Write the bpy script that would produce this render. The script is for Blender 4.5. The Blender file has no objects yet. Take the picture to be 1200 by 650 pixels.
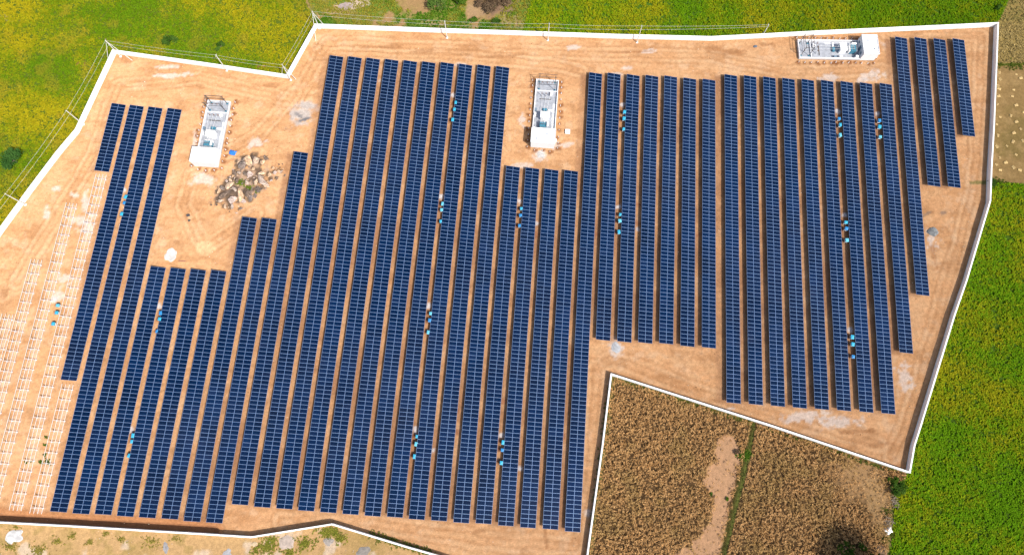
import bpy, bmesh, math, random
import numpy as np
from mathutils import Vector

# ------------------------------------------------------------------ camera, sky, sun, exposure
S = bpy.context.scene
COL = S.collection
F_PX, NADIR_D, CAM_H = 800.0, 221.0, 178.0        # focal length in photo pixels (1200 wide), nadir offset, height in metres
PITCH = math.atan(NADIR_D / F_PX)
cam_d = bpy.data.cameras.new('camera'); cam = bpy.data.objects.new('camera', cam_d); COL.objects.link(cam)
cam_d.sensor_fit = 'HORIZONTAL'; cam_d.sensor_width = 36; cam_d.lens = F_PX / 1200 * 36
cam_d.clip_start = 1; cam_d.clip_end = 6000
cam.location = (0, 0, CAM_H); cam.rotation_euler = (PITCH, 0, 0)
S.camera = cam

SUN_EL, SUN_AZ = math.radians(51.0), math.radians(135.0)   # azimuth clockwise from +Y
W = bpy.data.worlds.new('World'); S.world = W; W.use_nodes = True
wn = W.node_tree.nodes; wl = W.node_tree.links
sky = wn.new('ShaderNodeTexSky'); sky.sky_type = 'NISHITA'; sky.sun_disc = False
sky.sun_elevation = SUN_EL; sky.sun_rotation = SUN_AZ; sky.air_density = 1.0; sky.dust_density = 3.0; sky.ozone_density = 0.6
bg = wn['Background']; bg.inputs['Strength'].default_value = 0.15
wl.new(sky.outputs[0], bg.inputs['Color'])
sd = bpy.data.lights.new('sun', 'SUN'); sd.energy = 4.4; sd.angle = math.radians(0.5); sd.color = (1.0, 0.955, 0.88)
sun = bpy.data.objects.new('sun', sd); COL.objects.link(sun)
to_sun = Vector((math.sin(SUN_AZ) * math.cos(SUN_EL), math.cos(SUN_AZ) * math.cos(SUN_EL), math.sin(SUN_EL)))
sun.rotation_euler = to_sun.to_track_quat('Z', 'Y').to_euler(); sun.location = to_sun * 300
S.view_settings.view_transform = 'Standard'; S.view_settings.look = 'None'
S.view_settings.exposure = 0.3; S.view_settings.gamma = 1.0
S.render.engine = 'CYCLES'
S.cycles.max_bounces = 6; S.cycles.diffuse_bounces = 3

rng = np.random.default_rng(7)
random.seed(7)

# ------------------------------------------------------------------ surveying helpers
CT, ST = math.cos(PITCH), math.sin(PITCH)
def G(px, py, z=0.0):
    """place on the site (metres) of a point surveyed in the photograph, standing z metres above the ground"""
    dx = (np.asarray(px, float) - 600) / F_PX; dy = -(np.asarray(py, float) - 325) / F_PX
    y = dy * CT + ST; zz = dy * ST - CT
    t = (z - CAM_H) / zz
    return np.stack([dx * t, y * t], -1)
def GP(pts, z=0.0):
    a = np.array(pts, float); return G(a[:, 0], a[:, 1], z)
def inside(X, Y, poly):
    r = np.zeros(X.shape, bool); n = len(poly)
    for i in range(n):
        x0, y0 = poly[i]; x1, y1 = poly[(i + 1) % n]
        if y0 == y1: continue
        c = ((y0 > Y) != (y1 > Y)) & (X < (x1 - x0) * (Y - y0) / (y1 - y0) + x0)
        r ^= c
    return r
def segdist(X, Y, line):
    d = np.full(X.shape, 1e9)
    for (x0, y0), (x1, y1) in zip(line[:-1], line[1:]):
        vx, vy = x1 - x0, y1 - y0; L2 = vx * vx + vy * vy + 1e-9
        t = np.clip(((X - x0) * vx + (Y - y0) * vy) / L2, 0, 1)
        d = np.minimum(d, np.hypot(X - x0 - t * vx, Y - y0 - t * vy))
    return d
_TAB = rng.random((257, 257))
_TAB[256] = _TAB[0]; _TAB[:, 256] = _TAB[:, 0]
def vn(X, Y, s, o=0.0):
    x = X / s + 37.7 + o * 13.1; y = Y / s + 11.3 + o * 7.7
    xi = np.floor(x).astype(int); yi = np.floor(y).astype(int)
    fx = x - xi; fy = y - yi; fx = fx * fx * (3 - 2 * fx); fy = fy * fy * (3 - 2 * fy)
    xi &= 255; yi &= 255
    a = _TAB[xi, yi]; b = _TAB[xi + 1, yi]; c = _TAB[xi, yi + 1]; d = _TAB[xi + 1, yi + 1]
    return (a * (1 - fx) + b * fx) * (1 - fy) + (c * (1 - fx) + d * fx) * fy
def fbm(X, Y, s, o=0.0, n=4):
    v = 0; a = 0.5; t = 0
    for i in range(n):
        v = v + a * vn(X, Y, s / (2.03 ** i), o + i * 3.7); t += a; a *= 0.55
    return v / t
def sstep(a, b, x):
    t = np.clip((x - a) / (b - a), 0, 1); return t * t * (3 - 2 * t)

# ------------------------------------------------------------------ materials
def new_mat(name):
    m = bpy.data.materials.new(name); m.use_nodes = True
    n = m.node_tree.nodes; l = m.node_tree.links
    for x in list(n):
        if x.type != 'OUTPUT_MATERIAL': n.remove(x)
    return m, n, l, n['Material Output']
def noise(n, l, scale, detail=4, rough=0.6, coord='Object'):
    tc = n.new('ShaderNodeTexCoord'); t = n.new('ShaderNodeTexNoise')
    t.inputs['Scale'].default_value = scale; t.inputs['Detail'].default_value = detail; t.inputs['Roughness'].default_value = rough
    l.new(tc.outputs[coord], t.inputs['Vector']); return t.outputs['Fac']
def mapr(n, l, v, a, b, c, d):
    r = n.new('ShaderNodeMapRange'); l.new(v, r.inputs[0])
    for i, k in enumerate((a, b, c, d)): r.inputs[i + 1].default_value = k
    return r.outputs[0]
def mulc(n, l, col, fac):
    m = n.new('ShaderNodeVectorMath'); m.operation = 'SCALE'
    if isinstance(col, tuple): m.inputs[0].default_value = col[:3]
    else: l.new(col, m.inputs[0])
    l.new(fac, m.inputs['Scale']); return m.outputs[0]
def plain(name, col, rough=0.6, metal=0.0, var=0.12, nscale=1.5, bump=0.0, spec=0.4):
    m, n, l, out = new_mat(name)
    b = n.new('ShaderNodeBsdfPrincipled'); b.inputs['Roughness'].default_value = rough; b.inputs['Metallic'].default_value = metal
    b.inputs['Specular IOR Level'].default_value = spec
    f = noise(n, l, nscale, 5)
    l.new(mulc(n, l, col, mapr(n, l, f, 0.25, 0.75, 1 - var, 1 + var)), b.inputs['Base Color'])
    if bump:
        bp = n.new('ShaderNodeBump'); bp.inputs['Strength'].default_value = bump; bp.inputs['Distance'].default_value = 0.05
        l.new(noise(n, l, nscale * 6, 5), bp.inputs['Height']); l.new(bp.outputs[0], b.inputs['Normal'])
    l.new(b.outputs[0], out.inputs[0]); return m
def attr_mat(name, translucent=0.0, rough=1.0):
    """colour carried by the leaves, clods or stones themselves"""
    m, n, l, out = new_mat(name)
    a = n.new('ShaderNodeAttribute'); a.attribute_name = 'col'
    d = n.new('ShaderNodeBsdfDiffuse'); d.inputs['Roughness'].default_value = rough
    l.new(a.outputs['Color'], d.inputs['Color'])
    if translucent:
        t = n.new('ShaderNodeBsdfTranslucent'); l.new(a.outputs['Color'], t.inputs['Color'])
        x = n.new('ShaderNodeMixShader'); x.inputs[0].default_value = translucent
        l.new(d.outputs[0], x.inputs[1]); l.new(t.outputs[0], x.inputs[2]); l.new(x.outputs[0], out.inputs[0])
    else: l.new(d.outputs[0], out.inputs[0])
    return m
M = {}
def ground_mat():
    m, n, l, out = new_mat('ground')
    a = n.new('ShaderNodeAttribute'); a.attribute_name = 'col'
    d = n.new('ShaderNodeBsdfDiffuse'); d.inputs['Roughness'].default_value = 1.0
    f1 = mapr(n, l, noise(n, l, 1.1, 6, 0.7), 0.3, 0.7, 0.78, 1.22)
    f2 = mapr(n, l, noise(n, l, 4.5, 4, 0.7), 0.3, 0.7, 0.8, 1.2)
    c = mulc(n, l, mulc(n, l, a.outputs['Color'], f1), f2)
    l.new(c, d.inputs['Color'])
    bp = n.new('ShaderNodeBump'); bp.inputs['Strength'].default_value = 0.55; bp.inputs['Distance'].default_value = 0.12
    l.new(noise(n, l, 2.6, 8, 0.75), bp.inputs['Height']); l.new(bp.outputs[0], d.inputs['Normal'])
    l.new(d.outputs[0], out.inputs[0]); return m
M['ground'] = ground_mat()
M['leaf'] = attr_mat('leaf', 0.3); M['stone'] = attr_mat('stone'); M['straw'] = attr_mat('straw', 0.15)
def rock_mat():
    m, n, l, out = new_mat('weathered_rock')
    a = n.new('ShaderNodeAttribute'); a.attribute_name = 'col'; d = n.new('ShaderNodeBsdfDiffuse'); d.inputs['Roughness'].default_value = 1
    f = noise(n, l, 1.6, 6, .7); f2 = noise(n, l, 5, 5, .7)
    l.new(mulc(n, l, mulc(n, l, a.outputs['Color'], mapr(n, l, f, .35, .65, .45, 1.5)), mapr(n, l, f2, .35, .65, .7, 1.3)), d.inputs['Color'])
    bp = n.new('ShaderNodeBump'); bp.inputs['Strength'].default_value = .9; bp.inputs['Distance'].default_value = .25
    l.new(f2, bp.inputs['Height']); l.new(bp.outputs[0], d.inputs['Normal']); l.new(d.outputs[0], out.inputs[0]); return m
M['rock'] = rock_mat()
M['wall'] = plain('whitewash', (0.82, 0.82, 0.81), 0.9, var=0.09, nscale=0.35, spec=0.1)
M['concrete'] = plain('concrete', (0.31, 0.325, 0.355), 0.9, var=0.35, nscale=1.6, spec=0.2)
M['render'] = plain('white_render', (0.70, 0.70, 0.71), 0.85, var=0.05, nscale=0.8, spec=0.2)
M['steel'] = plain('galvanised_steel', (0.62, 0.63, 0.65), 0.5, 0.3, 0.08, 3)
M['purlin'] = plain('bright_purlin', (0.70, 0.66, 0.62), 0.55, 0.1, 0.06, 3)
M['dark_steel'] = plain('weathered_steel', (0.10, 0.09, 0.085), 0.7, 0.2, 0.1, 3)
M['pole'] = plain('pole_concrete', (0.66, 0.65, 0.62), 0.85, var=0.08, nscale=2)
M['wire'] = plain('aluminium_wire', (0.75, 0.75, 0.72), 0.5, 0.2, 0.03, 1)
M['cyan'] = plain('cyan_sheet', (0.03, 0.34, 0.52), 0.5, var=0.12, nscale=3, bump=0.4)
M['cyan2'] = plain('blue_sheet', (0.02, 0.20, 0.46), 0.5, var=0.15, nscale=3, bump=0.4); M['cyan3'] = plain('faded_sheet', (0.10, 0.42, 0.55), 0.6, var=0.15, nscale=3, bump=0.4)
M['tarp'] = plain('blue_tarp', (0.02, 0.16, 0.52), 0.5, var=0.15, nscale=2, bump=0.5)
M['cabinet'] = plain('white_cabinet', (0.80, 0.81, 0.82), 0.45, var=0.03, nscale=2)
M['teal'] = plain('transformer_teal', (0.05, 0.19, 0.27), 0.5, var=0.1, nscale=2)
M['porcelain'] = plain('porcelain', (0.22, 0.09, 0.05), 0.3, var=0.1, nscale=5)
M['wood'] = plain('dry_wood', (0.22, 0.175, 0.13), 0.9, var=0.2, nscale=4)
M['door'] = plain('grey_door', (0.16, 0.22, 0.28), 0.5, var=0.05)

PL, PW = 1.92, 1.038                                   # module length (across the row) and width (along it)
def panel_mats():
    m, n, l, out = new_mat('solar_cells')
    b = n.new('ShaderNodeBsdfPrincipled')
    tc = n.new('ShaderNodeTexCoord'); sp = n.new('ShaderNodeSeparateXYZ'); l.new(tc.outputs['Object'], sp.inputs[0])
    def mth(op, a, bb=None):
        k = n.new('ShaderNodeMath'); k.operation = op
        for i, v in enumerate((a, bb)):
            if v is None: continue
            if isinstance(v, (int, float)): k.inputs[i].default_value = v
            else: l.new(v, k.inputs[i])
        return k.outputs[0]
    ax = mth('ABSOLUTE', sp.outputs[0]); ay = mth('ABSOLUTE', sp.outputs[1])
    edge = mth('MAXIMUM', mth('GREATER_THAN', ax, PL / 2 - 0.042), mth('GREATER_THAN', ay, PW / 2 - 0.042))
    mid = mth('LESS_THAN', ax, 0.016)
    # cell joints: 20 half cells along, 6 across, a hair of pale back sheet between them
    cx = mth('LESS_THAN', mth('ABSOLUTE', mth('SUBTRACT', mth('FRACT', mth('DIVIDE', mth('ADD', sp.outputs[0], 5.0), 0.0842)), 0.5)), 0.03)
    cy = mth('LESS_THAN', mth('ABSOLUTE', mth('SUBTRACT', mth('FRACT', mth('DIVIDE', mth('ADD', sp.outputs[1], 5.0), 0.1585)), 0.5)), 0.018)
    oi = n.new('ShaderNodeObjectInfo')
    f = mapr(n, l, oi.outputs['Random'], 0, 1, 0.82, 1.18)
    gp = n.new('ShaderNodeNewGeometry'); tn = n.new('ShaderNodeTexNoise'); tn.inputs['Scale'].default_value = 0.09; tn.inputs['Detail'].default_value = 2
    l.new(gp.outputs['Position'], tn.inputs['Vector'])
    cell = mulc(n, l, mulc(n, l, (0.0002, 0.0082, 0.033), f), mapr(n, l, tn.outputs['Fac'], .35, .65, .75, 1.3))  # broad noise on cell brightness paints in uneven sky glare
    def mix(fac, a, c):
        x = n.new('ShaderNodeMix'); x.data_type = 'RGBA'; l.new(fac, x.inputs['Factor'])
        l.new(a, x.inputs['A'])
        x.inputs['B'].default_value = c + (1,); return x.outputs['Result']
    c1 = mix(mth('MAXIMUM', mth('MAXIMUM', cx, cy), mid), cell, (0.008, 0.025, 0.07))
    c2 = mix(edge, c1, (0.09, 0.17, 0.35))
    ge = n.new('ShaderNodeNewGeometry'); dn = n.new('ShaderNodeTexNoise'); dn.inputs['Scale'].default_value = 0.03; dn.inputs['Detail'].default_value = 3
    l.new(ge.outputs['Position'], dn.inputs['Vector'])                # a film of road dust, thicker in some parts of the site
    du = n.new('ShaderNodeMix'); du.data_type = 'RGBA'; l.new(mth('ADD', mapr(n, l, dn.outputs['Fac'], .42, .68, 0.0, 0.012), mth('MULTIPLY', mth('POWER', oi.outputs['Random'], 8.0), .012)), du.inputs['Factor'])
    l.new(c2, du.inputs['A']); du.inputs['B'].default_value = (.30, .27, .27, 1); c2 = du.outputs['Result']
    b.inputs['Specular IOR Level'].default_value = 0.13
    l.new(c2, b.inputs['Base Color']); b.inputs['Roughness'].default_value = 0.16; b.inputs['IOR'].default_value = 1.45
    l.new(b.outputs[0], out.inputs[0])
    return m
M['cells'] = panel_mats()
M['alu'] = plain('anodised_frame', (0.17, 0.26, 0.44), 0.4, 0.2, 0.04, 3)

# ------------------------------------------------------------------ mesh helpers
class MB:
    def __init__(s): s.v = []; s.f = []; s.mi = []
    def add(s, vs, fs, mi=0):
        o = len(s.v); s.v += [tuple(map(float, p)) for p in vs]
        s.f += [tuple(o + i for i in f) for f in fs]; s.mi += [mi] * len(fs); return s
    def box(s, x0, x1, y0, y1, z0, z1, mi=0):
        v = [(x0, y0, z0), (x1, y0, z0), (x1, y1, z0), (x0, y1, z0), (x0, y0, z1), (x1, y0, z1), (x1, y1, z1), (x0, y1, z1)]
        return s.add(v, [(3, 2, 1, 0), (4, 5, 6, 7), (0, 1, 5, 4), (1, 2, 6, 5), (2, 3, 7, 6), (3, 0, 4, 7)], mi)
    def tube(s, pts, r, n=6, mi=0, r1=None):
        pts = [Vector(p) for p in pts]; k = len(pts); vs = []; fs = []
        for i, p in enumerate(pts):
            d = (pts[min(i + 1, k - 1)] - pts[max(i - 1, 0)]).normalized()
            u = d.cross(Vector((0, 0, 1)) if abs(d.z) < 0.9 else Vector((1, 0, 0))).normalized(); w = d.cross(u)
            rr = r if r1 is None else r + (r1 - r) * i / max(k - 1, 1)
            for j in range(n):
                a = 2 * math.pi * j / n; vs.append(p + u * math.cos(a) * rr + w * math.sin(a) * rr)
        for i in range(k - 1):
            for j in range(n):
                fs.append((i * n + j, i * n + (j + 1) % n, (i + 1) * n + (j + 1) % n, (i + 1) * n + j))
        fs.append(tuple(range(n))[::-1]); fs.append(tuple((k - 1) * n + j for j in range(n)))
        return s.add(vs, fs, mi)
    def bar(s, a, b, w=0.08, h=None, mi=0):
        a = Vector(a); b = Vector(b); d = (b - a).normalized(); h = h or w
        u = d.cross(Vector((0, 0, 1)) if abs(d.z) < 0.95 else Vector((0, 1, 0))).normalized(); v = u.cross(d)
        vs = [p + u * sx * w / 2 + v * sy * h / 2 for p in (a, b) for sx, sy in ((-1, -1), (1, -1), (1, 1), (-1, 1))]
        return s.add(vs, [(3, 2, 1, 0), (4, 5, 6, 7), (0, 1, 5, 4), (1, 2, 6, 5), (2, 3, 7, 6), (3, 0, 4, 7)], mi)
    def mesh(s, name, mats):
        me = bpy.data.meshes.new(name); me.from_pydata(s.v, [], s.f)
        for m in (mats if isinstance(mats, (list, tuple)) else [mats]): me.materials.append(m)
        me.polygons.foreach_set('material_index', s.mi); me.update(); return me
    def build(s, name, mats, parent=None, loc=None, rz=0):
        return link(name, s.mesh(name, mats), parent, loc, rz)
def link(name, data, parent=None, loc=None, rz=0):
    o = bpy.data.objects.new(name, data); COL.objects.link(o)
    if parent: o.parent = parent
    if loc is not None: o.location = loc
    if rz: o.rotation_euler = (0, 0, rz)
    return o
def tag(o, label=None, cat=None, group=None, kind=None):
    if label: o['label'] = label
    if cat: o['category'] = cat
    if group: o['group'] = group
    if kind: o['kind'] = kind
    return o
def empty(name, loc, rz=0):
    o = link(name, None, None, loc, rz); o.empty_display_size = 0.3; return o
def np_mesh(name, V, Fq, mat, colr=None, smooth=False):
    """V (n,3), Fq (m,k) with k = 3 or 4, colour per vertex"""
    me = bpy.data.meshes.new(name); k = Fq.shape[1]
    me.vertices.add(len(V)); me.vertices.foreach_set('co', np.ascontiguousarray(V, np.float32).ravel())
    me.loops.add(Fq.size); me.loops.foreach_set('vertex_index', np.ascontiguousarray(Fq, np.int32).ravel())
    me.polygons.add(len(Fq)); me.polygons.foreach_set('loop_start', np.arange(0, Fq.size, k, dtype=np.int32))
    me.polygons.foreach_set('use_smooth', np.full(len(Fq), smooth))
    me.update(calc_edges=True); me.validate()
    if colr is not None:
        a = me.attributes.new('col', 'FLOAT_COLOR', 'POINT')
        c = np.ones((len(V), 4), np.float32); c[:, :3] = colr; a.data.foreach_set('color', c.ravel())
    me.materials.append(mat); return me

# ------------------------------------------------------------------ the boundary wall line (base of the wall, surveyed)
WH = 1.85
WALL_A = [(-60, 362), (0, 277), (40, 222), (71, 181), (93, 155), (136, 63), (240, 77.5), (338, 92), (371, 33), (480, 37), (600, 41), (720, 45),
          (832, 47.6), (892, 44.5), (960, 40.8), (1165, 31.4), (1160, 150), (1157, 200), (1155.5, 238), (1128, 330), (1114, 370), (1074, 500), (1067, 522), (1061.5, 553)]
WALL_B = [(904, 498.3), (716.5, 438), (706.5, 520), (688.5, 650), (683, 690)]
WALL_C = [(600, 679), (510, 650), (480, 641.5), (389, 613.8), (294, 629), (240, 625.5), (80, 616), (0, 611.8), (-120, 605)]
WALL = [tuple(p) for p in np.concatenate([GP(WALL_A), GP(WALL_B, WH), GP(WALL_C, WH)])]
SITE = WALL + [tuple(G(-120, 445))]

# field polygons (surveyed on the ground)
FIELDS = {
    'left': GP([(-420, -160), (352, -160), (358, 0), (371, 33), (338, 92), (240, 77), (136, 63), (93, 155), (40, 222), (0, 277), (-200, 560), (-420, 560)]),
    'scrub': GP([(352, -160), (640, -160), (622, 0), (612, 41), (371, 33), (358, 0)]),
    'top': GP([(640, -160), (1225, -160), (1182, 0), (1167, 30), (960, 41), (892, 44), (832, 47), (612, 41), (622, 0)]),
    'golden': GP([(1225, -160), (1600, -160), (1600, 70), (1165, 74), (1168, 29), (1183, 0)]),
    'bundle': GP([(1165, 76), (1600, 74), (1600, 236), (1158, 212)]),
    'right': GP([(1158, 214), (1600, 238), (1600, 860), (1034, 860), (1044, 640), (1050, 575), (1063, 555), (1074, 500), (1114, 370), (1128, 330), (1155, 238)]),
    'maize_a': GP([(716, 438), (882, 492), (876, 530), (846, 650), (825, 860), (660, 860), (688, 650), (706, 520)]),
    'maize_b': GP([(886, 494), (1062, 555), (1044, 575), (1040, 640), (1030, 860), (830, 860), (851, 650), (880, 532)]),
    'waste': GP([(-400, 580), (-120, 605), (0, 611), (240, 625), (294, 629), (389, 614), (510, 650), (600, 679), (683, 690), (660, 860), (-400, 860)]),
}
BARE = GP([(840, 512), (855, 508), (864, 522), (868, 538), (860, 570), (852, 600), (843, 650), (820, 860), (740, 860), (786, 655), (812, 636), (832, 612), (833, 584), (822, 566), (826, 552), (838, 545)])
DITCH = GP([(882, 496), (874, 532), (860, 590), (846, 650), (828, 760)])

# ------------------------------------------------------------------ ground sheet
SOIL = np.array((0.495, 0.283, 0.142)); BROWN = np.array((0.27, 0.115, 0.05)); PALE = np.array((0.52, 0.48, 0.45)); SAND = np.array((0.41, 0.265, 0.125))
def axis(lo, hi, step, far):
    a = np.arange(lo, hi, step); out = []; d = step; x = hi
    while x < far: out.append(x); d *= 1.35; x += d
    left = []; d = step; x = lo - step
    while x > -far: left.append(x); d *= 1.35; x -= d
    return np.array(left[::-1] + list(a) + out + [far])
gx = axis(-168, 168, 0.42, 3500); gy = axis(-42, 148, 0.42, 3500)
X, Y = np.meshgrid(gx, gy); nY, nX = X.shape
wob = (fbm(X, Y, 6, 1) - 0.5)
Xn = X + wob * 1.2; Yn = Y + (fbm(X, Y, 6, 2) - 0.5) * 1.2
big = fbm(X, Y, 40, 3); med = fbm(X, Y, 9, 4); fine = fbm(X, Y, 2.0, 5)
C = np.empty(X.shape + (3,)); C[:] = (0.12, 0.13, 0.03)
Z = (fbm(X, Y, 14, 6) - 0.5) * 0.10 + (fbm(X, Y, 1.8, 7) - 0.5) * 0.07
def lay(mask, col):
    global C
    m = (mask[..., None] if mask.ndim == 2 else mask); C = C * (1 - m) + np.asarray(col) * m
far_ = np.clip((np.abs(X) - 150) / 200, 0, 1) * 0
for k, col in (('left', (0.075, 0.105, 0.012)), ('top', (0.055, 0.11, 0.012)), ('right', (0.06, 0.11, 0.012)), ('golden', (0.25, 0.18, 0.06)),
               ('bundle', (0.24, 0.155, 0.062)), ('maize_a', (0.11, 0.065, 0.03)), ('maize_b', (0.11, 0.065, 0.03)), ('scrub', (0.10, 0.15, 0.02)), ('waste', SAND)):
    m = inside(Xn if k in ('scrub', 'golden', 'bundle') else X, Yn if k in ('scrub', 'golden', 'bundle') else Y, FIELDS[k]).astype(float); lay(m, col)
    if k == 'bundle':
        lay(m * sstep(0.45, 0.7, med) * 0.6, (0.17, 0.125, 0.042)); lay(m * sstep(0.5, 0.7, fine) * 0.5, (0.33, 0.22, 0.095))
    if k == 'scrub':
        lay(m * sstep(0.58, 0.66, med), (0.26, 0.165, 0.075)); lay(m * sstep(0.52, 0.65, fine) * 0.6, (0.22, 0.16, 0.06))
    if k == 'waste':
        lay(m * sstep(0.5, 0.68, med) * 0.6, (0.31, 0.21, 0.08)); lay(m * sstep(0.55, 0.7, fine) * 0.45, (0.24, 0.18, 0.055))
        lay(m * sstep(0.60, 0.72, fbm(X, Y, 5, 21)) * 0.7, (0.50, 0.41, 0.32))
wb2 = fbm(X, Y, 1.6, 81) - .5
lay(inside(X + wob * 3 + wb2 * 1.6, Y + wob * 2.5 - wb2 * 1.6, BARE).astype(float) * (.88 + .12 * vn(X, Y, 1.2, 5)), (0.45, 0.27, 0.15))
lay(sstep(0.7, 0.3, segdist(X, Y, DITCH) + wob * 0.5), (0.075, 0.07, 0.02))
site = inside(X, Y, SITE).astype(float)
ref = C.copy()
lay(site, SOIL)
lay(site * sstep(0.42, 0.75, big) * 0.45, (0.43, 0.23, 0.105)); lay(site * sstep(0.5, 0.75, med) * 0.35, (0.50, 0.325, 0.185))
lay(site * sstep(0.52, 0.75, fbm(X, Y, 5, 9)) * 0.35, (0.36, 0.185, 0.085)); lay(site * sstep(0.6, 0.8, fine) * 0.3, (0.54, 0.385, 0.25))
st1 = fbm(X * .35 + Y * .05, Y, 1.6, 51); lay(site * sstep(.52, .72, st1) * .35, (0.31, 0.15, 0.06)); lay(site * sstep(.5, .3, st1) * .22, (0.53, 0.35, 0.19))
lay(site * sstep(.60, .70, fbm(X, Y, 2.6, 52)) * .3, (0.29, 0.14, 0.06)); lay(site * sstep(.62, .72, fbm(X, Y, 3.2, 53)) * .28, (0.55, 0.41, 0.28))
# vehicle tracks round the perimeter: worn ruts
TRACKS = [GP([(20, 330), (60, 265), (110, 180), (140, 100), (230, 92), (345, 118), (385, 50), (500, 55), (640, 62), (830, 66), (920, 85), (1035, 82)]),
          GP([(1040, 40), (1150, 42), (1146, 150), (1140, 225), (1120, 300), (1100, 370), (1062, 500), (1045, 535)]),
          GP([(1030, 520), (960, 500), (850, 470), (715, 420), (700, 430), (690, 560), (672, 640), (560, 632), (400, 606), (330, 610)]),
          GP([(375, 62), (520, 66), (640, 75), (680, 84)]), GP([(300, 250), (240, 290), (215, 240), (225, 205), (300, 160), (345, 110)])]
for tr in TRACKS:
    d = segdist(Xn, Yn, tr)
    for off, wd in ((0.9, 0.38), (2.6, 0.3)):
        r = np.exp(-((d - off) / wd) ** 2) * site * (0.45 + 0.55 * vn(X, Y, 7, off))
        lay(r * 0.5, (0.29, 0.14, 0.058)); Z -= r * 0.07
    r = np.exp(-((d - 1.75) / 0.5) ** 2) * site * vn(X, Y, 5, 3); lay(r * 0.45, (0.54, 0.37, 0.22)); Z += r * 0.03
def blob(px, py, rx, ry, col, k=1.0, rot=0.0, rag=0.55, dz=0.0, sc=1.5):
    """a patch of spilled, wetted or dug material, also painted crevice shade, on the ground, radius in metres"""
    cx, cy = G(px, py); global C, Z
    sel = (np.abs(X - cx) < 3 * max(rx, ry)) & (np.abs(Y - cy) < 3 * max(rx, ry))
    if not sel.any(): return
    c, s = math.cos(rot), math.sin(rot); x = X[sel] - cx; y = Y[sel] - cy
    d = np.hypot((x * c + y * s) / rx, (-x * s + y * c) / ry) + (fbm(X[sel], Y[sel], sc, px * .01, 4) - 0.5) * 2 * rag
    m = sstep(1.1, 0.55, d) * k
    C[sel] = C[sel] * (1 - m[:, None]) + np.asarray(col) * m[:, None]; Z[sel] += sstep(1.0, 0.2, d) * dz
GREY = (0.36, 0.355, 0.35); WHT = (0.74, 0.72, 0.70)
blob(356, 133, 5, 3.4, GREY, 0.75, 0.6, 0.8); blob(357, 140, 3, 0.6, (0.12, 0.12, 0.13), 0.9, 0.3, 0.9); blob(352, 137, 0.6, 2, (0.12, 0.12, 0.13), 0.7, 0.9, 0.9)
for a in ((200, 78, 3.5, 0.8), (206, 89, 4.5, 0.9), (240, 210, 4.2, 2.4), (300, 168, 3, 1.8), (268, 138, 1, 3), (185, 88, 2, .8), (228, 170, .7, 5), (100, 236, 1, 3), (65, 222, 1.2, .8), (88, 228, 1.6, 1),
          (55, 250, 1.2, 2.4), (98, 258, 3, 2), (102, 268, 2, 2.6), (76, 326, 2.2, 1.8), (68, 348, 2.6, 2.2), (660, 170, 4, 1), (634, 182, 2, 2.2), (612, 195, 3.5, 1), (720, 88, 2, 1),
          (760, 60, 3, .7), (672, 56, 3, .8), (1055, 58, 2, 1.4), (972, 91, 3, 1.3), (1022, 89, 4.5, 1.5), (1012, 94, 3, 1), (1040, 52, 1.6, 1.6), (982, 494, 6, 1.6), (945, 488, 7, 1.4), (1060, 442, 2, 4), (722, 408, 2.2, 2.6),
          (735, 80, 1.5, .8), (300, 300, 2, 1), (850, 480, 2, .5), (540, 76, 2.4, .7), (1092, 280, 2.0, 3), (290, 190, 3, 1.2), (612, 140, 1, 2.5), (130, 165, .5, 2), (445, 95, 1, .6), (690, 600, 1, 1)):
    blob(*a[:4], PALE, 0.6, 0.1, 1.0, 0.02, 1.1)
for a in ((900, 52, 3.5, 1), (855, 62, 5, 1.2), (585, 66, 7, .6), (450, 55, 8, .7), (500, 60, 5, .6), (310, 78, 4, 1), (95, 75, 3, 1.2), (1100, 46, 4, .6), (1090, 248, 3, 0.8), (1094, 300, .8, 4), (220, 253, .8, .6), (300, 268, 5, 2.4),
          (330, 255, 4, 1), (205, 285, 1.5, 1), (835, 57, 4, 1.4), (1065, 240, 3, .7), (150, 69, 3, 1.5), (205, 72, 5, 1.1), (320, 100, 3.5, 1), (6, 345, 1.2, 2), (745, 61, 5, .5), (1010, 505, 6, .6), (1030, 520, 4, .8), (640, 632, .5, 2.5), (560, 622, 2, .5)):
    blob(*a[:4], (0.27, 0.122, 0.05), 0.55, 0.05, 0.8)
blob(1084, 252, 3, .5, (.2, .14, .1), .7, .5, .7); blob(1106, 249, 1.1, .6, (.22, .15, .11), .8, .2, .7)
blob(240, 290, 3.4, 2.2, (0.68, 0.45, 0.26), 0.5, 0, .6)
# dug strip along the bottom wall
low = GP([(-120, 601), (0, 608), (130, 615), (250, 622)], 0.0)
dd = segdist(X, Y, low)
m = sstep(3.3, 2.0, dd + wob * 0.8) * site * sstep(-62, -72, X + wob * 6); lay(m * 0.8, (0.35, 0.155, 0.065)); Z += np.exp(-((dd - 2.2) / 0.6) ** 2) * m * 0.22
m = sstep(1.5, 0.9, dd) * site * sstep(-62, -72, X + wob * 6); lay(m * 0.7, (0.17, 0.075, 0.04)); Z -= m * 0.45
# loose soil along the foot of the other walls
wd_ = segdist(X, Y, WALL)
lay(sstep(1.6, 0.3, wd_ + wob) * site * 0.4, (0.42, 0.21, 0.09))
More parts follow.
